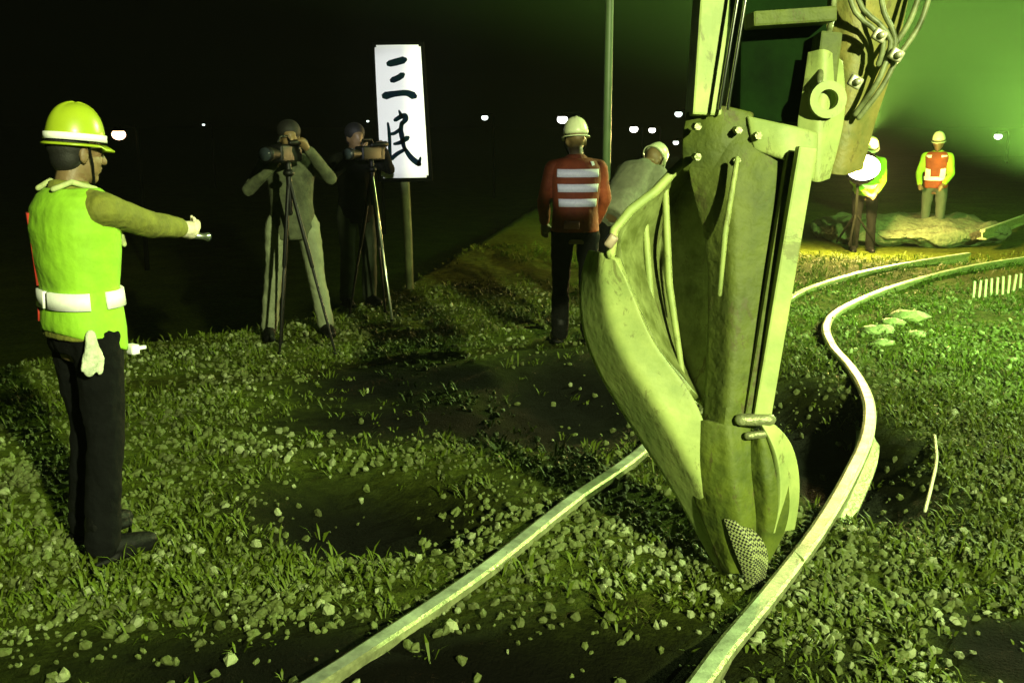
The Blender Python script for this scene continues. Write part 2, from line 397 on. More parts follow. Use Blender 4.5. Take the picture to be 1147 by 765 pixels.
mx=nt.nodes.new('ShaderNodeMix'); mx.data_type='RGBA'; mx.inputs[0].default_value=.55
nt.links.new(r1.outputs[0],mx.inputs[6]); nt.links.new(r2.outputs[0],mx.inputs[7])
at_=nt.nodes.new('ShaderNodeAttribute'); at_.attribute_name='shade_soil'
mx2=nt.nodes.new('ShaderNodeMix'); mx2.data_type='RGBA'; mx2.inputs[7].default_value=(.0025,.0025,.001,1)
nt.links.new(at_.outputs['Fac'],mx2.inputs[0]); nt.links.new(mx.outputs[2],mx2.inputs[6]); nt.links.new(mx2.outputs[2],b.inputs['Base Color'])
bp=nt.nodes.new('ShaderNodeBump'); bp.inputs['Strength'].default_value=.9; bp.inputs['Distance'].default_value=.03
ad=nt.nodes.new('ShaderNodeMath'); ad.operation='ADD'; nt.links.new(n2.outputs['Fac'],ad.inputs[0]); nt.links.new(n3.outputs['Fac'],ad.inputs[1])
nt.links.new(ad.outputs[0],bp.inputs['Height']); nt.links.new(bp.outputs['Normal'],b.inputs['Normal'])
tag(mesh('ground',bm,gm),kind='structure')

# ------------------------------------------------------------------ rails
def smooth_path(pts,step=.04):
    P=[Vector(p) for p in pts]; out=[]
    P=[P[0]*2-P[1]]+P+[P[-1]*2-P[-2]]
    for i in range(1,len(P)-2):
        p0,p1,p2,p3=P[i-1:i+3]; n=max(2,int((p2-p1).length/step))
        for k in range(n):
            t=k/n
            out.append(.5*((2*p1)+(p2-p0)*t+(2*p0-5*p1+4*p2-p3)*t*t+(3*p1-p0-3*p2+p3)*t**3))
    out.append(P[-2]); return out
PROF=[(-.062,0),(.062,0),(.062,.012),(.010,.030),(.009,.095),(.033,.108),(.034,.132),(.024,.140),(-.020,.140),(-.034,.132),(-.033,.108),(-.009,.095),(-.010,.030),(-.062,.012)]
def rail(pts,label,z0=-.095,group='running rails of the track',s=1.0):
    path=smooth_path(pts); bm=bmesh.new(); rings=[]
    for i,p in enumerate(path):
        t=(path[min(i+1,len(path)-1)]-path[max(i-1,0)]); t.z=0; t.normalize(); sd=Vector((t.y,-t.x,0))
        rings.append([Vector((p.x,p.y,z0))+sd*u*s+Vector((0,0,v*s)) for u,v in PROF])
    loft(bm,rings)
    o=mesh('rail',bm,rust,smooth=False); o.data.materials.append(railtop)
    for f in o.data.polygons:
        if f.center.z>z0+.1385*s: f.material_index=1
    tag(o,label,'rail',group)
    # move origin to path start
    return o,path
ZR=.045   # height of the rail head seen in the photograph
def gl(L): return [gnd(x,y,ZR) for x,y in L]
rpts=gl([(775,772),(815,718),(868,654),(918,588),(952,530),(972,483),(972,445),(955,412),(932,385),(926,362),(945,343),(1000,320),(1070,301),(1139,289),(1220,279)])
a,b=rpts[0],rpts[1]; rpts=[a+(a-b)*2.2]+rpts
lpts=gl([(345,765),(412,722),(540,636),(640,558),(725,497),(800,420),(850,365),(892,328),(950,308),(1010,295),(1085,283)])
a,b=lpts[0],lpts[1]; lpts=[a+(a-b)*2.2]+lpts
rr,rpath=rail(rpts,'near rail bending in an S curve, beneath the bucket tip, running to the bottom edge')
lr,lpath=rail(lpts,'rail that passes behind the digger bucket, nearer the pointing worker')
# ------------------------------------------------------------------ stones, weeds
def scatter_stones(name,N,region,size,m,label,cond,zoff=.0,seed=1):
    rg=np.random.default_rng(seed)
    ib=bmesh.new(); bmesh.ops.create_icosphere(ib,subdivisions=1,radius=1); V0=np.array([v.co[:] for v in ib.verts]); F0=[[v.index for v in f.verts] for f in ib.faces]; ib.free()
    Vs=[];Fs=[];k=0;n=0
    while n<N:
        u=rg.random(2); y=region[2]+(region[3]-region[2])*u[1]**1.5; w=.58*y+.6
        x=-w+2*w*u[0]; x=max(min(x,region[1]),region[0])
        if not cond(x,y,rg.random()): k+=1; 
        else:
            s=size*(.5+rg.random()**2*1.3); A=rg.normal(size=(3,3)); q,_=np.linalg.qr(A)
            vv=(V0*(1+rg.normal(0,.16,size=(12 if len(V0)==12 else len(V0),1))))*np.array([1,.8,.6])*s
            vv=vv@q; vv+=np.array([x,y,gzn(x,y)+s*.25+zoff])
            Fs.extend([[i+n*len(V0) for i in f] for f in F0]); Vs.append(vv); n+=1
        if k>N*20: break
    me=bpy.data.meshes.new(name); me.from_pydata(np.concatenate(Vs).tolist(),[],Fs); me.materials.append(m)
    o=bpy.data.objects.new(name,me); C.objects.link(o); tag(o,label,'stones',kind='stuff'); return o
def okb(x,y,r):
    if y>float(edge_y(x))+.5: return False
    s=shade_soil_mask(x,y)
    c=.45+.9*fbm(x,y,1.7)+.5*fbm(x,y,5)
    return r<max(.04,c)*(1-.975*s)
scatter_stones('ballast',22000,(-5,7,2.0,10.5),.015,stonem,'grey green ballast stones scattered along the track bed',okb,seed=2)
def okp(x,y,r):
    if y>float(edge_y(x))+.2: return False
    c=.2+1.1*fbm(x+7,y,1.9)+.7*fbm(x,y+3,6); return r<max(.0,c)*(1-.96*shade_soil_mask(x,y))
scatter_stones('pale_stones',2400,(-5,7,2.0,10),.016,stonel,'pale glinting stones strewn between the weeds',okp,.004,seed=3)
def weeds(name,N,seed,label):
    rg=np.random.default_rng(seed); Vs=[];Fs=[];n=0;tries=0
    while n<N and tries<N*20:
        tries+=1
        u=rg.random(2); y=2.0+12*u[1]**1.4; w=.58*y+.8; x=-w+2*w*u[0]
        if y>float(edge_y(x))+.9: continue
        c=.35+1.0*fbm(x-4,y+9,1.1)+.6*fbm(x,y,4.2)+(.25 if x>1.8 else 0)+(.3 if y>float(edge_y(x))-1.2 and x<0 else 0)
        if rg.random()>c*(1-.95*shade_soil_mask(x,y)): continue
        # keep off the rails
        z=gzn(x,y); nb=int(rg.integers(4,9)); hh=.018+.06*rg.random()**2.2
        for _ in range(nb):
            a=rg.random()*6.283; L=hh*(.6+.8*rg.random()); wd=.002+.0055*rg.random(); ox,oy=rg.normal(0,.018,2)
            dx,dy=math.cos(a),math.sin(a); b0=np.array([x+ox,y+oy,z-.005]); tip=b0+np.array([dx*L*.8,dy*L*.8,L*(.5+.5*rg.random())]); mid=(b0+tip)/2+np.array([0,0,L*.22])
            sd=np.array([-dy,dx,0])*wd; k=len(Vs)
            Vs+= [b0-sd*.4,b0+sd*.4,mid+sd,mid-sd,tip]; Fs+=[[k,k+1,k+2,k+3],[k+3,k+2,k+4]]
        n+=1
    me=bpy.data.meshes.new(name); me.from_pydata([v.tolist() for v in Vs],[],Fs); me.materials.append(leafm)
    o=bpy.data.objects.new(name,me); C.objects.link(o); tag(o,label,'weeds',kind='stuff')
weeds('weeds',15000,5,'low green weeds and grass over the trackside ground')

# ------------------------------------------------------------------ excavator bucket and arm
tip=gnd(838,655)
ex=empty('excavator_arm',(tip.x,tip.y,0),0,'big olive green digger arm with its bucket lowered beside the curving near rail','excavator')
def patch(name,rows,m,parent,th=.02,sub=2,fold=.8):
    bm=bmesh.new(); g=[[bm.verts.new(at(*p)) for p in r] for r in rows]
    for A,B in zip(g,g[1:]):
        for i in range(len(A)-1): bm.faces.new((A[i],A[i+1],B[i+1],B[i]))
    cl_=bm.edges.layers.float.new('crease_edge')
    for e in bm.edges:
        if len(e.link_faces)<2: e[cl_]=.55
    for j in range(1,len(rows[0])-1):
        for A,B in zip(g,g[1:]):
            e=bm.edges.get((A[j],B[j])) 
            if e: e[cl_]=fold
    o=mesh(name,bm,m)
    if sub: 
        ss=o.modifiers.new('ss','SUBSURF'); ss.levels=sub+1; ss.render_levels=sub+1
    s=o.modifiers.new('s','SOLIDIFY'); s.thickness=th; s.offset=0
    bv=o.modifiers.new('b','BEVEL'); bv.width=th*.15; bv.segments=2; bv.limit_method='ANGLE'; bv.angle_limit=R(50)
    if parent is ex: world_child(o,ex)
    else: o.parent=parent; 
    return o
def wc(name,bm,m,smooth=True,root=ex): 
    return world_child(mesh(name,bm,m,None,smooth),root)
# curved left cutting wall of the bucket
shell=patch('bucket_wall',[[(663,281,3.72),(676,283,3.60),(692,290,3.56)],
 [(653,308,3.72),(676,306,3.58),(704,314,3.54)],[(651,350,3.70),(682,350,3.55),(717,350,3.52)],[(662,398,3.68),(697,395,3.52),(736,394,3.50)],
 [(692,450,3.65),(728,440,3.48),(774,436,3.48)],[(728,504,3.62),(760,492,3.46),(792,480,3.46)],[(762,556,3.58),(787,546,3.46),(806,538,3.45)],[(790,610,3.54),(808,598,3.46),(820,590,3.45)],[(812,646,3.50),(824,638,3.46),(832,628,3.45)]],paintl,ex,.03)
# hollow inside, ribbed
inner=patch('bucket_inner_plate',[[(760,183,3.72),(775,190,3.80),(800,196,3.72)],[(718,226,3.66),(752,232,3.84),(800,240,3.72)],[(690,262,3.60),(735,272,3.86),(800,285,3.72)],
 [(692,292,3.58),(742,310,3.88),(798,330,3.70)],[(715,348,3.55),(755,368,3.84),(796,380,3.66)],[(734,392,3.53),(764,405,3.74),(792,420,3.60)],[(772,438,3.50),(782,448,3.58),(792,462,3.54)]],paintm,ex,.02)
for (x0,y0,x1,y1) in ((722,240,748,430),(700,262,735,392),(745,205,766,430)):
    bm=bmesh.new(); tube(bm,[at(x0,y0,3.74),at((x0+x1)/2-6,(y0+y1)/2,3.72),at(x1,y1,3.60)],[.012,.014,.010],8); wc('rib',bm,paintl)
# rim / lip at the top left with tooth-like ears
bm=bmesh.new(); tube(bm,[at(684,285,3.57),at(688,258,3.58),at(706,236,3.62),(at(735,214,3.68)),at(768,178,3.70)],[.018,.016,.018,.018,.016],10); wc('rim',bm,paintl)
bm=bmesh.new(); box(bm,at(684,270,3.56),(.035,.05,.05),Matrix.Rotation(.6,3,'Y'),bev=.01); wc('ear',bm,mat('pinkish_highlight',(.62,.48,.34),.5,.2,noise_s=20,noise_a=.3))  # pinkish highlight painted into the colour of this block
# middle flank, domed
flank=patch('side_plate',[[(772,150,3.66),(815,140,3.60),(862,148,3.58),(905,160,3.62)],[(772,200,3.62),(818,200,3.54),(862,200,3.53),(902,210,3.58)],
 [(795,260,3.60),(822,262,3.50),(858,262,3.52),(892,262,3.56)],[(798,340,3.58),(822,340,3.47),(852,340,3.50),(882,340,3.54)],[(794,420,3.54),(818,420,3.44),(845,420,3.47),(868,420,3.52)],
 [(790,475,3.52),(812,478,3.42),(836,480,3.45),(856,474,3.50)]],paint,ex,.03)
bm=bmesh.new(); tube(bm,[at(826,178,3.48),at(812,262,3.46),at(806,330,3.45)],[.009,.011,.008],8); wc('weld_seam',bm,paintl)
# right lift bar (rectangular bar) and its pale edge
def bar(name,p,q,w,d,m,par=ex,bev=.008):
    p,q=Vector(p),Vector(q); t=(q-p).normalized(); s=t.cross(Vector((0,1,0))).normalized(); n=t.cross(s)
    bm=bmesh.new(); box(bm,(p+q)/2,(w,d,(q-p).length),Matrix((s,n,t)).transposed(),bev=bev)
    return wc(name,bm,m,False) if par is ex else mesh(name,bm,m,par,False)
bar('lift_bar',at(903,165,3.46),at(851,474,3.42),.062,.05,paintl)
bar('lift_bar',at(886,170,3.52),at(836,472,3.44),.03,.05,paint)
bm=bmesh.new()
for k in range(5): tube(bm,[at(848-2*k,452+4*k,3.40),at(860-3*k,470+6*k,3.40)],.009,8)
bm.free()
bm=bmesh.new(); tube(bm,[at(830,470,3.40),at(862,470,3.40)],[.022,.022],12); tube(bm,[at(838,488,3.39),at(856,486,3.39)],[.014,.014],10); wc('pivot_pin',bm,rust)
# lower jaw : left and right faces and pale bevelled right edge
patch('jaw',[[(776,474,3.50),(790,470,3.45),(815,476,3.41),(838,480,3.44)],[(768,520,3.50),(792,512,3.43),(818,512,3.38),(842,512,3.42)],[(780,560,3.50),(800,556,3.42),(824,556,3.37),(846,552,3.42)],
 [(796,596,3.48),(812,592,3.42),(830,592,3.38),(848,590,3.42)],[(812,640,3.47),(820,640,3.43),(830,640,3.42),(836,636,3.43)]],paint,ex,.025)
patch('jaw',[[(842,484,3.44),(852,486,3.40),(862,480,3.42)],[(838,520,3.42),(858,528,3.36),(880,526,3.40)],[(846,566,3.42),(862,568,3.36),(884,574,3.40)],[(846,604,3.43),(858,608,3.40),(872,606,3.42)],[(842,640,3.45),(848,640,3.44),(854,636,3.44)]],paint,ex,.025)
patch('jaw_edge',[[(848,470,3.40),(858,468,3.40)],[(866,500,3.37),(884,490,3.42)],[(872,532,3.36),(893,524,3.44)],[(872,566,3.37),(894,558,3.45)],[(864,596,3.39),(888,592,3.46)]],paintl,ex,.02)
patch('tooth',[[(812,580,3.40),(822,582,3.38),(832,588,3.40)],[(820,606,3.39),(838,606,3.36),(856,604,3.40)],[(830,632,3.39),(846,632,3.36),(860,630,3.40)],[(840,660,3.42),(846,660,3.41),(852,656,3.42)]],gratem,ex,.02,1)
# pin head / bracket between arm and bucket
patch('linkage_bracket',[[(772,128,3.68),(806,120,3.62),(842,128,3.62)],[(766,160,3.66),(806,160,3.58),(842,156,3.60)],[(768,192,3.66),(800,190,3.60),(836,186,3.62)]],paint,ex,.06,1)
patch('linkage_bracket',[[(836,132,3.60),(880,142,3.56),(912,150,3.58)],[(840,150,3.58),(880,160,3.54),(912,176,3.56)],[(846,168,3.58),(880,180,3.54),(908,204,3.57)]],paintl,ex,.06,1)
for x,y in ((782,142),(782,176),(828,146),(826,180),(850,152),(896,168),(897,190)):
    bm=bmesh.new(); c=at(x,y,3.52); tube(bm,[c+Vector((0,.06,0)),c+Vector((0,0,0))],[.014,.013],6,round_ends=False); wc('bolt',bm,rust,False)
# stick
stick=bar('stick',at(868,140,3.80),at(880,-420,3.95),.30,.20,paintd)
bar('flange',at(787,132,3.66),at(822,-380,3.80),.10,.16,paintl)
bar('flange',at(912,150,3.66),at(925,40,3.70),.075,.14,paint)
bar('cross_plate',at(838,24,3.66),at(930,18,3.66),.05,.16,paint)
for dx in (0,9):
    bm=bmesh.new(); tube(bm,[at(806+dx,122,3.52),at(836+dx,-60,3.56),at(870+dx,-300,3.6)],.006,10); wc('cylinder_rod',bm,chrome)
bm=bmesh.new(); tube(bm,[at(842,-60,3.60),at(880,-330,3.66)],.035,14); wc('cylinder_rod',bm,paintd)
# pin boss ring on right flange
bm=bmesh.new()
c0=at(925,112,3.58); ringp=[[c0+Vector((math.cos(a)*r,-o,math.sin(a)*r)) for a in [2*math.pi*k/24 for k in range(24)]] for r,o in ((.062,0),(.062,.03),(.034,.03),(.034,0))]
vs=[[bm.verts.new(p) for p in r] for r in ringp]
for j in range(4):
    A,B=vs[j],vs[(j+1)%4]
    for i in range(24): bm.faces.new((A[i],A[(i+1)%24],B[(i+1)%24],B[i]))
wc('pin_boss',bm,paintl,False)
patch('arm_bracket',[[(908,60,3.66),(922,56,3.62),(940,70,3.66)],[(900,110,3.64),(922,105,3.60),(945,115,3.64)],[(892,145,3.62),(915,150,3.58),(940,150,3.62)],[(900,200,3.60),(915,204,3.58),(926,200,3.60)]],paintl,ex,.03,2)
# brown boom foot behind, with hoses
patch('boom_plate',[[(925,-60,4.3),(965,-60,4.2),(1022,-60,4.3)],[(920,20,4.3),(958,20,4.2),(1005,20,4.3)],[(925,80,4.28),(955,80,4.18),(992,80,4.28)],[(930,130,4.26),(950,130,4.18),(972,130,4.26)],[(918,190,4.24),(935,196,4.18),(958,190,4.24)]],paintb,ex,.08,2)
HS=[[(1046,-20,4.1),(1030,28,4.1),(1005,66,4.08),(988,98,4.08),(962,132,4.1)],[(1034,-20,4.12),(1020,22,4.1),(997,60,4.06),(982,94,4.06),(958,128,4.1)],
 [(944,-30,4.08),(958,14,4.05),(976,30,4.04),(990,48,4.04),(984,72,4.05)],[(952,-30,4.1),(966,10,4.06),(984,26,4.05),(998,46,4.05),(994,70,4.06)],[(985,-20,4.08),(990,14,4.05),(1002,40,4.05),(1000,72,4.06)],[(936,-30,4.0),(932,20,3.9),(922,60,3.7),(918,92,3.56)]]
for i,h in enumerate(HS):
    bm=bmesh.new(); tube(bm,smooth_path([at(*p) for p in h],.03),.011,8); wc('hose',bm,hosem)
for (x,y) in ((985,40),(1004,62),(958,92)):
    bm=bmesh.new(); c=at(x,y,4.03); box(bm,c,(.05,.03,.045),Matrix.Rotation(.5,3,'Y'),bev=.008); tube(bm,[c+Vector((0,-.03,0)),c+Vector((0,.01,0))],.014,10); wc('hose_coupling',bm,mat('bright_fitting',(.75,.75,.5),.35,.4,noise_s=20,noise_a=.3))

# ------------------------------------------------------------------ sign
sb=gnd(459,322); SY=sb.y
sg=empty('station_sign',(sb.x,SY,0),0,'tall white board with two hand brushed characters on a weathered post','sign')
def sp(px,py,dy=0): 
    p=at(px,py,SY+dy); return p
SC=(sp(419,51)+sp(471,51)+sp(427,199)+sp(480,199))/4
bm=bmesh.new(); f=[sp(419,51),sp(471,50),sp(480,199),sp(427,200)]
vs=[bm.verts.new(p) for p in f]; vb=[bm.verts.new(p+Vector((0,.03,0))) for p in f]
bm.faces.new(vs); bm.faces.new(vb[::-1])
for i in range(4): bm.faces.new((vs[i],vs[(i+1)%4],vb[(i+1)%4],vb[i]))
bmesh.ops.bevel(bm,geom=[e for e in bm.edges if abs((e.verts[0].co-e.verts[1].co).y)>.02],offset=.02,segments=4,affect='EDGES')
bo=world_child(mesh('board',bm,board,None,False),sg)
bm=bmesh.new()
for a,b in (((418,49),(425,202)),((473,49),(483,202)),((418,49),(473,49)),((425,202),(483,202))): tube(bm,[sp(*a,.012),sp(*b,.012)],.018,8)
world_child(mesh('frame',bm,poled,None),sg)
def brush(name,strokes):
    bm=bmesh.new()
    for pts,w in strokes:
        P=[at(x,y,SY-.003) for x,y in pts]; L=len(P)
        if not hasattr(w,'__len__'): w=[w]*L
        # resample
        Q=[];W=[]
        SPp=[P[0]*2-P[1]]+P+[P[-1]*2-P[-2]]
        for i in range(1,L):
            for k in range(6):
                t=k/6; p0,p1,p2,p3=SPp[i-1],SPp[i],SPp[i+1],SPp[i+2]
                Q.append(.5*((2*p1)+(p2-p0)*t+(2*p0-5*p1+4*p2-p3)*t*t+(3*p1-p0-3*p2+p3)*t**3)); W.append(w[i-1]*(1-t)+w[i]*t)
        Q.append(P[-1]); W.append(w[-1]); W=[v*1.28*SY/F for v in W]
        d0=(Q[0]-Q[1]).normalized(); d1=(Q[-1]-Q[-2]).normalized()
        Q=[Q[0]+d0*W[0]*.5]+Q+[Q[-1]+d1*W[-1]*.5]; W=[W[0]*.45]+W+[W[-1]*.35]
        rows=[]
        for i,q in enumerate(Q):
            t=(Q[min(i+1,len(Q)-1)]-Q[max(i-1,0)]).normalized(); s=Vector((-t.z,0,t.x))*W[i]*.5
            o=len(bm.verts)
            rows.append([bm.verts.new(q+s+Vector((0,-.002,0))),bm.verts.new(q-s+Vector((0,-.002,0))),bm.verts.new(q-s+Vector((0,.006,0))),bm.verts.new(q+s+Vector((0,.006,0)))])
        for A,B in zip(rows,rows[1:]):
            for i in range(4): bm.faces.new((A[i],A[(i+1)%4],B[(i+1)%4],B[i]))
        bm.faces.new(rows[0]); bm.faces.new(rows[-1])
    return world_child(mesh(name,bm,ink,None,False),sg)
brush('character',[([(436.5,71.5),(443,70),(452,67.5)],[5.5,6,6]),([(440,90),(446,87.5),(450.5,84.5)],[5,5,5]),([(432,107.5),(442,105.5),(455,104.5),(463,107.5)],[6.5,5,5,6.5])])
brush('character',[([(447,124.5),(449.5,130)],[1.6,3.5]),([(443,134.5),(449,131),(453.5,130),(454,134),(450.5,139)],[3.5,4,4.5,5,3]),([(450,138),(449,146),(450,152),(452,163),(454,168)],[3.5,4,4.5,3.5,3]),
 ([(434.5,138.5),(436,150),(436.5,164),(436.5,177)],[2,3,3,3.5]),([(437,150.5),(442,149.5),(449,144.5)],[2.5,3,3]),([(442,161.5),(448,160),(456,155)],[2.5,3.5,4.5]),
 ([(434,179.5),(438,178),(445,172.5),(452,168.5)],[5,4,3.5,3]),([(453,166),(459,175),(464,180),(469,183.5)],[3,4.5,5,5]),([(469,184),(471,177)],[4,2])])
bm=bmesh.new(); tube(bm,[sp(453,196,.06),sp(457,262,.06),Vector((sp(459,324).x,SY+.05,-.25))],[.046,.042,.036],12,round_ends=False); world_child(mesh('post',bm,woodg,None),sg)

# ------------------------------------------------------------------ tall thin pole
pp=gnd(676,330); bm=bmesh.new(); tube(bm,[(0,0,-.2),(0,0,2.0),(0,0,6.5)],[.038,.036,.028],12,round_ends=False); tube(bm,[(0,0,-.02),(0,0,.12)],[.07,.06],12,round_ends=False)
q=at(680,20,9.0)
o=mesh('pole',bm,greenpole,None,loc=(at(679,200,8.9).x,8.9,0)); tag(o,'thin green pole rising out of the frame beside the orange clad worker','pole')

# ------------------------------------------------------------------ people instances
V=Vector
# pointing man
mp=gnd(115,612); 
mrz=R(50)
cl=dict(jacket=khaki,trousers=darkcl,gloves=skinp,hat_band=True)
root,band,U=person((mp.x,mp.y,0),mrz,'worker in a yellow hard hat and lime vest pointing with an outstretched arm',
   sh=((.0,.17,1.40),(.02,-.18,1.40)),el=((.02,.23,1.12),(.25,-.10,1.325)),wr=((.08,.22,.90),(.47,.02,1.28)),
   legs=[((0,.10,.92),(.05,.12,.50),(.0,.13,.09)),((0,-.10,.92),(-.01,-.12,.50),(-.07,-.14,.09))],
   hands=[((0,1,.2),(.4,.5,.55,.6)),((0,0,1),(.05,.75,.95,1.0))],cl=cl,helmet=helm,vest=lime,vox=.008,head_dir=V((1,0,-.10)),
   vest_hem=[(.875,.118,.168,-.40),(.93,.120,.170,-.2),(.98,.118,.166,-.05)],hairon=True,scale=.935)
band(1.02,1.085,-178,-110); band(1.02,1.085,-88,80); band(1.02,1.085,100,178)
band(1.10,1.38,138,156,redpipe,.030,'piping'); band(.96,1.015,138,156,redpipe,.030,'piping')
# collar straps
bm=bmesh.new(); tube(bm,[U((-.10,-.06,1.475)),U((-.04,-.085,1.50)),U((.05,-.09,1.47)),U((.115,-.09,1.40)),U((.15,-.09,1.25))],.011,8); tube(bm,[U((-.10,.06,1.475)),U((-.04,.085,1.50)),U((.05,.09,1.47)),U((.115,.09,1.40)),U((.15,.09,1.25))],.011,8)
mesh('collar_trim',bm,mat('pale_trim',(.7,.8,.35),.7,noise_s=30,noise_a=.4),root)
bm=bmesh.new()   # cloth gloves tucked in the hip pocket
tube(bm,[(-.07,-.19,.93),(-.085,-.215,.86),(-.10,-.215,.80)],[.022,.03,.024],10,flat=.6); tube(bm,[(-.06,-.19,.90),(-.055,-.215,.84),(-.06,-.215,.79)],[.015,.02,.014],8,flat=.6); tube(bm,[(-.10,-.20,.86),(-.125,-.215,.81)],[.014,.01],8)
remesh(mesh('tucked_gloves',bm,mat('grubby_cotton',(.62,.68,.5),.85,noise_s=25,noise_a=.4,bump=.5,bscale=60),root),.006,2)
bm=bmesh.new(); box(bm,V((.13,-.13,.835)),(.035,.05,.04),bev=.008); box(bm,V((.165,-.13,.835)),(.04,.02,.014),bev=.004); mesh('belt_tag',bm,tape,root,False)
# torch held in the pointing hand
wpos=U((.47,.02,1.28))*.935; d=V((.22,.12,-.045)).normalized()
Mr=Matrix.Translation((mp.x,mp.y,0))@Matrix.Rotation(mrz,4,'Z')
th=empty('torch',Mr@(wpos+d*.085),mrz,'small metal torch held in the pointing hand','torch')
bm=bmesh.new(); tube(bm,[V((0,0,-.02)),V((.06,0,-.03)),V((.08,0,-.033))],[.013,.013,.019],12,round_ends=False); mesh('barrel',bm,alu,th)
bm=bmesh.new(); tube(bm,[V((.081,0,-.0331)),V((.087,0,-.034))],[.017,.017],12,round_ends=False); mesh('lens',bm,glass,th)

# cameraman with tripod
def tripod(loc,feet,ht,label,cam_dir,light=False,spread_m=blackp):
    t=empty('tripod',loc,0,label,'tripod','camera tripods')
    bm=bmesh.new(); tube(bm,[(0,0,ht-.34),(0,0,ht)],[.018,.022],12); ell(bm,V((0,0,ht-.06)),(.04,.04,.03)); mesh('centre_column',bm,spread_m,t)
    for f,m in feet:
        f=V(f); tp=V((0,0,ht-.10)); md=tp.lerp(f,.5); l=mesh('leg',(lambda b:(tube(b,[tp,md],[.016,.015],8),tube(b,[md,f],[.011,.009],8),b)[-1])(bmesh.new()),m,t)
        bm=bmesh.new(); ell(bm,f,(.018,.018,.012)); mesh('foot',bm,rubber,l)
    return t
def videocam(loc,rz,label,s=1.0):
    t=empty('video_camera',loc,rz,label,'camera','video cameras'); t.scale=(s,)*3
    bm=bmesh.new(); box(bm,V((0,0,.07)),(.30,.11,.14),bev=.02); box(bm,V((-.17,0,.06)),(.08,.09,.12),bev=.012); tube(bm,[V((-.08,0,.16)),V((-.05,0,.20)),V((.08,0,.20)),V((.11,0,.16))],.011,8); mesh('body',bm,blackp,t)
    bm=bmesh.new(); tube(bm,[V((.15,0,.07)),V((.26,0,.07)),V((.262,0,.07)),V((.32,0,.07))],[.045,.045,.055,.062],20,round_ends=False); l=mesh('lens',bm,blackp,t)
    bm=bmesh.new(); tube(bm,[V((.321,0,.07)),V((.324,0,.07))],.05,20,round_ends=False); mesh('glass',bm,glass,l)
    bm=bmesh.new(); tube(bm,[V((.02,.06,.15)),V((-.10,.09,.155)),V((-.16,.09,.155))],[.02,.024,.03],12); mesh('viewfinder',bm,blackp,t)
    return t
cp=gnd(333,376); cpz=R(-78)
clg=dict(jacket=jackcl,trousers=greycl)
person((cp.x,cp.y,0),R(-72),'cameraman in pale grey trousers standing legs apart behind a tripod',
   el=((.16,.30,1.28),(.10,-.34,1.20)),wr=((.36,.10,1.52),(.30,-.12,1.44)),cl=clg,head_dir=V((1,0,-.05)),
   legs=[((0,.12,.92),(.02,.17,.50),(-.02,.24,.09)),((0,-.12,.92),(.02,-.17,.50),(-.02,-.22,.09))],hairon=True,scale=.94)
tb=V((cp.x+.10,cp.y-.52,0))
tripod(tb,[((-.10,-.10,0),blackp),((.30,-.10,0),blackp),((-.16,.24,0),blackp)],1.33,'black tripod in front of the cameraman in pale trousers',0)
videocam(tb+V((-.04,.10,1.34)),R(-105),'black video camera held at the face of the cameraman in pale trousers',.9)
# second cameraman, dim, beside the sign
c2=V((at(398,200,9.2).x,9.2,0))
person((c2.x,c2.y,0),R(-60),'dim figure in dark clothes behind a tripod between the cameraman and the sign',
   el=((.18,.28,1.30),(.12,-.30,1.24)),wr=((.40,.12,1.50),(.32,-.10,1.46)),cl=dict(jacket=blackcl,trousers=mat('dark_green_trousers',(.035,.05,.018),.85,noise_s=8,noise_a=.4)),hairon=True,vox=.016,scale=.93)
t2=V((at(418,250,8.6).x,8.6,0))
tripod(t2,[((.16,-.16,0),alu),((-.22,-.06,0),blackp),((.05,.26,0),blackp)],1.30,'tripod with one bright leg standing left of the sign post',0)
videocam(t2+V((-.03,.05,1.31)),R(-120),'dark video camera pointing left of the white sign',.85)

# orange clad worker seen from behind
op=V((at(645,200,7.6).x,7.6,0))
r3,band3,U3=person((op.x,op.y,0),R(95),'worker in an orange jacket with three white reflective stripes, standing beside the thin pole',
   el=((.05,.25,1.14),(.06,-.25,1.14)),wr=((.22,.22,.95),(.22,-.20,.95)),cl=dict(jacket=orange,trousers=blackcl),helmet=helmw,vest=orange,scale=.925,vox=.012,head_dir=V((1,.1,-.15)))
for z in (1.33,1.215,1.10): band3(z,z+.062,132,228)
band3(1.335,1.45,216,228)
band3(.93,.99,150,182,mat('pinkish_patch',(.8,.3,.35),.7,noise_s=12,noise_a=.4),.034,'pocket')
# bending worker half hidden by the bucket
bp_=V((at(690,200,8.6).x,8.6,0))
person((bp_.x,bp_.y,0),R(50),'worker in grey with a pale hard hat, stooping just left of the digger arm',lean=.95,
   el=((.26,.24,1.22),(.26,-.24,1.20)),wr=((.48,.12,1.30),(.48,-.14,1.28)),cl=dict(jacket=mat('grey_jacket',(.30,.33,.2),.85,noise_s=12,noise_a=.3,bump=.5,bscale=20),trousers=blackcl),helmet=helmw,scale=1.0,vox=.016)
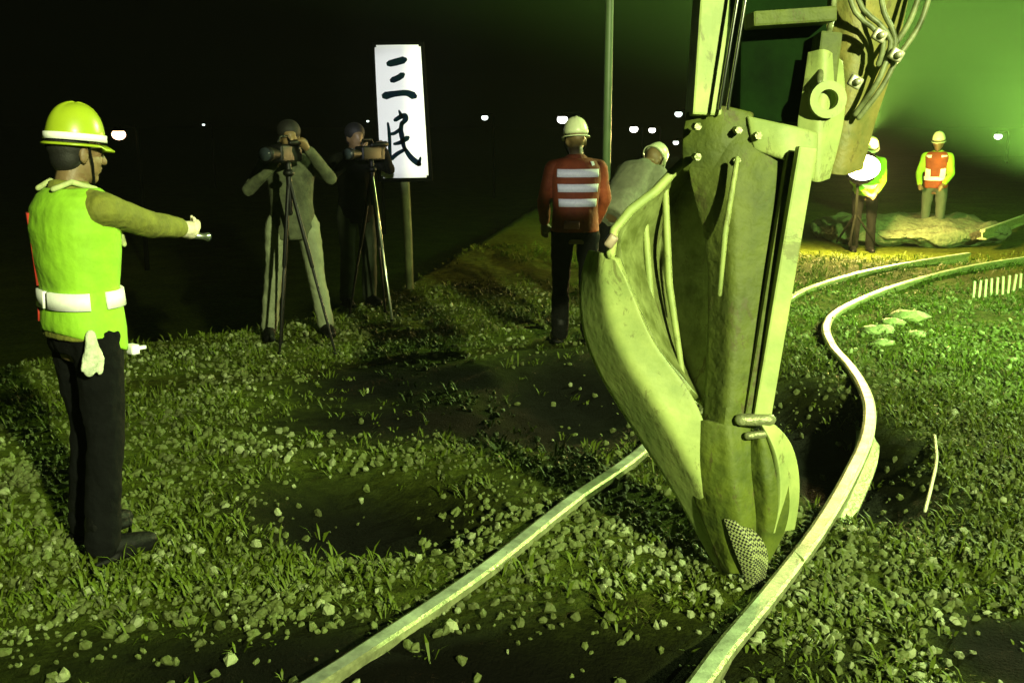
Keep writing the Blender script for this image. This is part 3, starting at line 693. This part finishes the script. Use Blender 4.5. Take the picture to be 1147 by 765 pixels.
# far right workers
f1=V((at(1050,180,15.5).x,15.5,0))
r4,band4,U4=person((f1.x,f1.y,gzn(f1.x,f1.y)),R(-120),'distant worker in an orange vest and white hard hat, right of the work lamp',
   el=((.08,.24,1.13),(.10,-.25,1.13)),wr=((.26,.16,.98),(.24,-.20,.96)),cl=dict(jacket=lime,trousers=mat('grey_trousers',(.10,.13,.08),.9,noise_s=6,noise_a=.3)),helmet=helmw,vest=orange,vox=.02,scale=.93)
band4(1.02,1.08,-170,170); band4(1.06,1.42,20,50); band4(1.06,1.42,-50,-20)
f2=V((at(972,180,14.5).x,14.5,0))
r5,band5,U5=person((f2.x,f2.y,gzn(f2.x,f2.y)),R(-100),'distant worker in a lime vest standing behind the bright work lamp',lean=.35,
   el=((.10,.22,1.13),(.12,-.22,1.13)),wr=((.32,.10,1.05),(.32,-.06,1.05)),cl=dict(jacket=lime,trousers=blackcl),helmet=helmw,vest=lime,vox=.02,scale=.93)
band5(1.02,1.08,-170,170)

# ------------------------------------------------------------------ lamps
def worklamp(loc,label,lens_m,r,hl,poleh=True):
    t=empty('work_lamp',loc,0,label,'lamp')
    bm=bmesh.new(); ell(bm,V((0,0,0)),(r*1.15,r*.6,r*.85)); mesh('bulb',bm,lens_m,t)
    bm=bmesh.new(); tube(bm,[V((0,r*.3,0)),V((0,r*1.3,0))],[r*1.15,r*.6],16,round_ends=False); mesh('housing',bm,poled,t)
    bm=bmesh.new(); tube(bm,[V((0,r*.9,-r*.5)),V((0,r*.9,-loc[2]+hl))],[.02,.025],8); 
    for a in (0,2.1,4.2): tube(bm,[V((0,r*.9,-loc[2]*.6)),V((math.cos(a)*.3,r*.9+math.sin(a)*.3,-loc[2]+hl))],.015,6)
    mesh('stand',bm,poled,t); return t
lp=at(967,188,13.9)
worklamp(lp,'blazing white work lamp on a stand in front of the lime vested worker',lampw,.20,0)
def pt(name,loc,e,col,r=.1):
    l=bpy.data.lights.new(name,'POINT'); l.energy=e; l.color=col; l.shadow_soft_size=r; o=bpy.data.objects.new(name,l); C.objects.link(o); o.location=loc; return o
pt('work_lamp_light',lp+V((0,-.25,0)),1500,(1,.70,.22))
far=[(133,151,30,.19,lampo,'warm orange street lamp glowing behind the pointing worker'),(228,140,70,.09,lampg,'faint street lamp between the pointing worker and the cameraman'),
 (412,136,40,.05,lampg,'tiny street lamp at the left edge of the white sign'),(543,132,60,.19,lampg,'lone small street lamp right of the sign'),(630,134,26,.13,lampw,'white street lamp beside the orange jacketed worker\'s hard hat'),
 (710,145,60,.24,lampw,'left one of the pair of street lamps between the pole and digger arm'),(730.5,146,60,.20,lampw,'right one of the pair of street lamps between the pole and digger arm'),
 (760,128,55,.20,lampg,'higher street lamp against the left edge of the digger arm'),(757,160,50,.14,lampg,'lower street lamp against the left edge of the digger arm'),(1118,153,45,.16,lampw,'single street lamp at far right beyond the two distant workers')]
for px,py,Y,r,m,lab in far:
    p=at(px,py,Y); gzz=float(gz(p.x,p.y))
    t=empty('street_lamp',(p.x,p.y,gzz),0,lab,'street lamp','far street lamps')
    hh=p.z-gzz
    bm=bmesh.new(); tube(bm,[V((.5,.1,-.3)),V((.5,.1,hh)),V((.45,.1,hh+r*1.2)),V((0,.05,hh+r*1.3))],[.08,.05,.04,.035],8); mesh('pole',bm,poled,t)
    bm=bmesh.new(); ell(bm,V((0,0,hh)),(r,r,r*.8)); mesh('lamp_head',bm,m,t)
    bm=bmesh.new(); tube(bm,[V((0,0,hh+r*.5)),V((0,0,hh+r*1.1))],[r*1.15,r*.5],12,round_ends=False); mesh('hood',bm,poled,t)

# ------------------------------------------------------------------ odds and ends on the right
bm=bmesh.new(); P=[gnd(1047,488,.02),gnd(1049,515,.02),gnd(1043,545,.02),gnd(1036,572,.02)]; tube(bm,smooth_path(P,.03),.008,8)
tag(mesh('cable',bm,mat('pale_cable',(.6,.66,.4),.5,noise_s=20,noise_a=.2)),'short pale length of cable lying on the weeds right of the near rail','cable')
for k in range(9):
    p=gnd(1090+k*6.5,334-k*1.2); bm=bmesh.new(); box(bm,V((0,0,.05)),(.022,.022,.22),Matrix.Rotation(rng.normal(0,.06),3,'Y'),bev=.003)
    o=mesh('stake',bm,mat('white_stake',(.75,.8,.6),.6,noise_s=10,noise_a=.3),None,False,loc=p); tag(o,'short pale stake in the row beside the far rail at the right edge','stake','row of short stakes')
# loose pale slabs (upturned ballast heap)
for k,(x,y,s) in enumerate(((985,372,.14),(1000,362,.10),(1018,356,.16),(1026,376,.09),(990,385,.08))):
    p=gnd(x,y); bm=bmesh.new(); bmesh.ops.create_icosphere(bm,subdivisions=2,radius=1)
    for v in bm.verts: v.co=V((v.co.x*s,v.co.y*s*.8,v.co.z*s*.35))*(1+.25*noise.noise(v.co*1.7+V((k,0,0))))
    o=mesh('rock',bm,stonel,None,False,loc=(p.x,p.y,s*.1)); tag(o,['widest pale rock lying left in the group inside the far bend','small pale rock between the two biggest in the bend','biggest pale rock inside the bend of the near rail','small pale rock at the right of the group in the bend','smallest pale rock nearest the rail bend'][k],'rock','pale rocks in the rail bend')
# pile of spare rail at the right edge and pale heap beyond the track
bm=bmesh.new(); a=gnd(1100,262,.1); b=gnd(1160,240,.1)
o,_=rail([a,(a+b)/2,b],'spare rail end lying on the ground at the right edge beyond the track',z0=.02,group='spare rails')
bm=bmesh.new(); c=gnd(1035,262)
bmesh.ops.create_icosphere(bm,subdivisions=5,radius=1)
for v in bm.verts:
    q=v.co.copy(); h=1+.35*noise.noise(q*2.2)+.12*noise.noise(q*7)+.05*noise.noise(q*20); v.co=V((q.x*1.5,q.y*1.2,q.z*.22+.10*noise.noise(q*3)+.06*noise.noise(q*8)+.03*noise.noise(q*22)))
tag(mesh('gravel_heap',bm,mat('heap_gravel',(.26,.30,.16),.85,noise_s=14,noise_a=.5,bump=1,bscale=25),None,True,loc=(c.x,c.y+.6,0)),'low pale heap of gravel below the distant vested worker','gravel heap')

# ------------------------------------------------------------------ lights
def spot(name,loc,aim,e,col,ang,blend=.5,r=.15):
    l=bpy.data.lights.new(name,'SPOT'); l.energy=e; l.color=col; l.spot_size=R(ang); l.spot_blend=blend; l.shadow_soft_size=r
    o=bpy.data.objects.new(name,l); C.objects.link(o); o.location=loc; d=V(aim)-V(loc); o.rotation_euler=d.to_track_quat('-Z','Y').to_euler(); return o
GC=(.90,1,.50)
spot('floodlight_near',(4.2,-5.2,4.6),(-.4,7.2,.8),11000,GC,48,.7,.12)
spot('sign_fill_spot',(.15,-.6,2.1),tuple(SC),3600,(.97,1,.97),8.5,.6,.05)  # added unseen spot that brightens only the white board
spot('vest_fill_spot',(-.3,-.6,2.1),(op.x,op.y,1.18),1000,(.97,1,.95),3.6,.6,.05)  # added unseen narrow spot to whiten the worker's stripes
spot('floodlight_far',(11.5,13,6.0),(3.2,4.8,0),13000,(.70,1,.34),56,.8,.3)
spot('floodlight_right',(5.2,-2.0,4.2),(5.6,10.5,.5),21000,(.50,1,.20),46,.8,.2)
spot('haze_glow_fill',(10.3,17.6,.4),(6.0,19.2,5.9),400000,(.45,1,.12),78,.7,.2)  # added upward spot, only there to make the right-hand air glow
spot('lamp_haze_fill',(lp.x+.3,lp.y+.8,1.5),(lp.x+.3+1.0,lp.y+.8+2.0,1.5+2.7),75000,(.55,1,.12),90,1.0,.1)  # added spot behind the work lamp, tilted up to brighten the haze
spot('haze_glow_fill_near',(10.3,17.6,.4),(8.6,5.0,4.4),230000,(.45,1,.12),54,.7,.2)  # second added spot, fills the nearer air with green glow

# haze
HAZE=True
if HAZE:
    bm=bmesh.new(); box(bm,V((0,60,3.0)),(320,250,14.0)); 
    hz=mesh('haze',bm,None or lime,None,False); hz.data.materials.clear()
    hm=bpy.data.materials.new('night_haze'); hm.use_nodes=True; nt=hm.node_tree
    for n in list(nt.nodes):
        if n.type=='BSDF_PRINCIPLED': nt.nodes.remove(n)
    pvn=nt.nodes.new('ShaderNodeVolumePrincipled'); pvn.inputs['Density'].default_value=.0005; pvn.inputs['Color'].default_value=(.85,.95,.85,1); pvn.inputs['Anisotropy'].default_value=.3
    out=[n for n in nt.nodes if n.type=='OUTPUT_MATERIAL'][0]; nt.links.new(pvn.outputs[0],out.inputs['Volume'])
    hz.data.materials.append(hm); hz.display_type='WIRE'; tag(hz,'thin green lit night haze over the whole site','haze',kind='stuff')

# ------------------------------------------------------------------ world
w=bpy.data.worlds.new('World'); S.world=w; w.use_nodes=True; nt=w.node_tree; bg=nt.nodes['Background']
sky=nt.nodes.new('ShaderNodeTexSky'); sky.sky_type='NISHITA'; sky.sun_disc=False; sky.sun_elevation=R(-8); sky.sun_rotation=R(60)
nt.links.new(sky.outputs[0],bg.inputs['Color']); bg.inputs['Strength'].default_value=.001
vs_=S.view_settings; S.display_settings.display_device='sRGB'; vs_.view_transform='Standard'; vs_.look='None'; vs_.gamma=1; vs_.exposure=0; vs_.use_curve_mapping=False
S.render.resolution_x=1024; S.render.resolution_y=682
S.cycles.volume_step_rate=5; S.cycles.max_bounces=1; S.cycles.volume_bounces=0
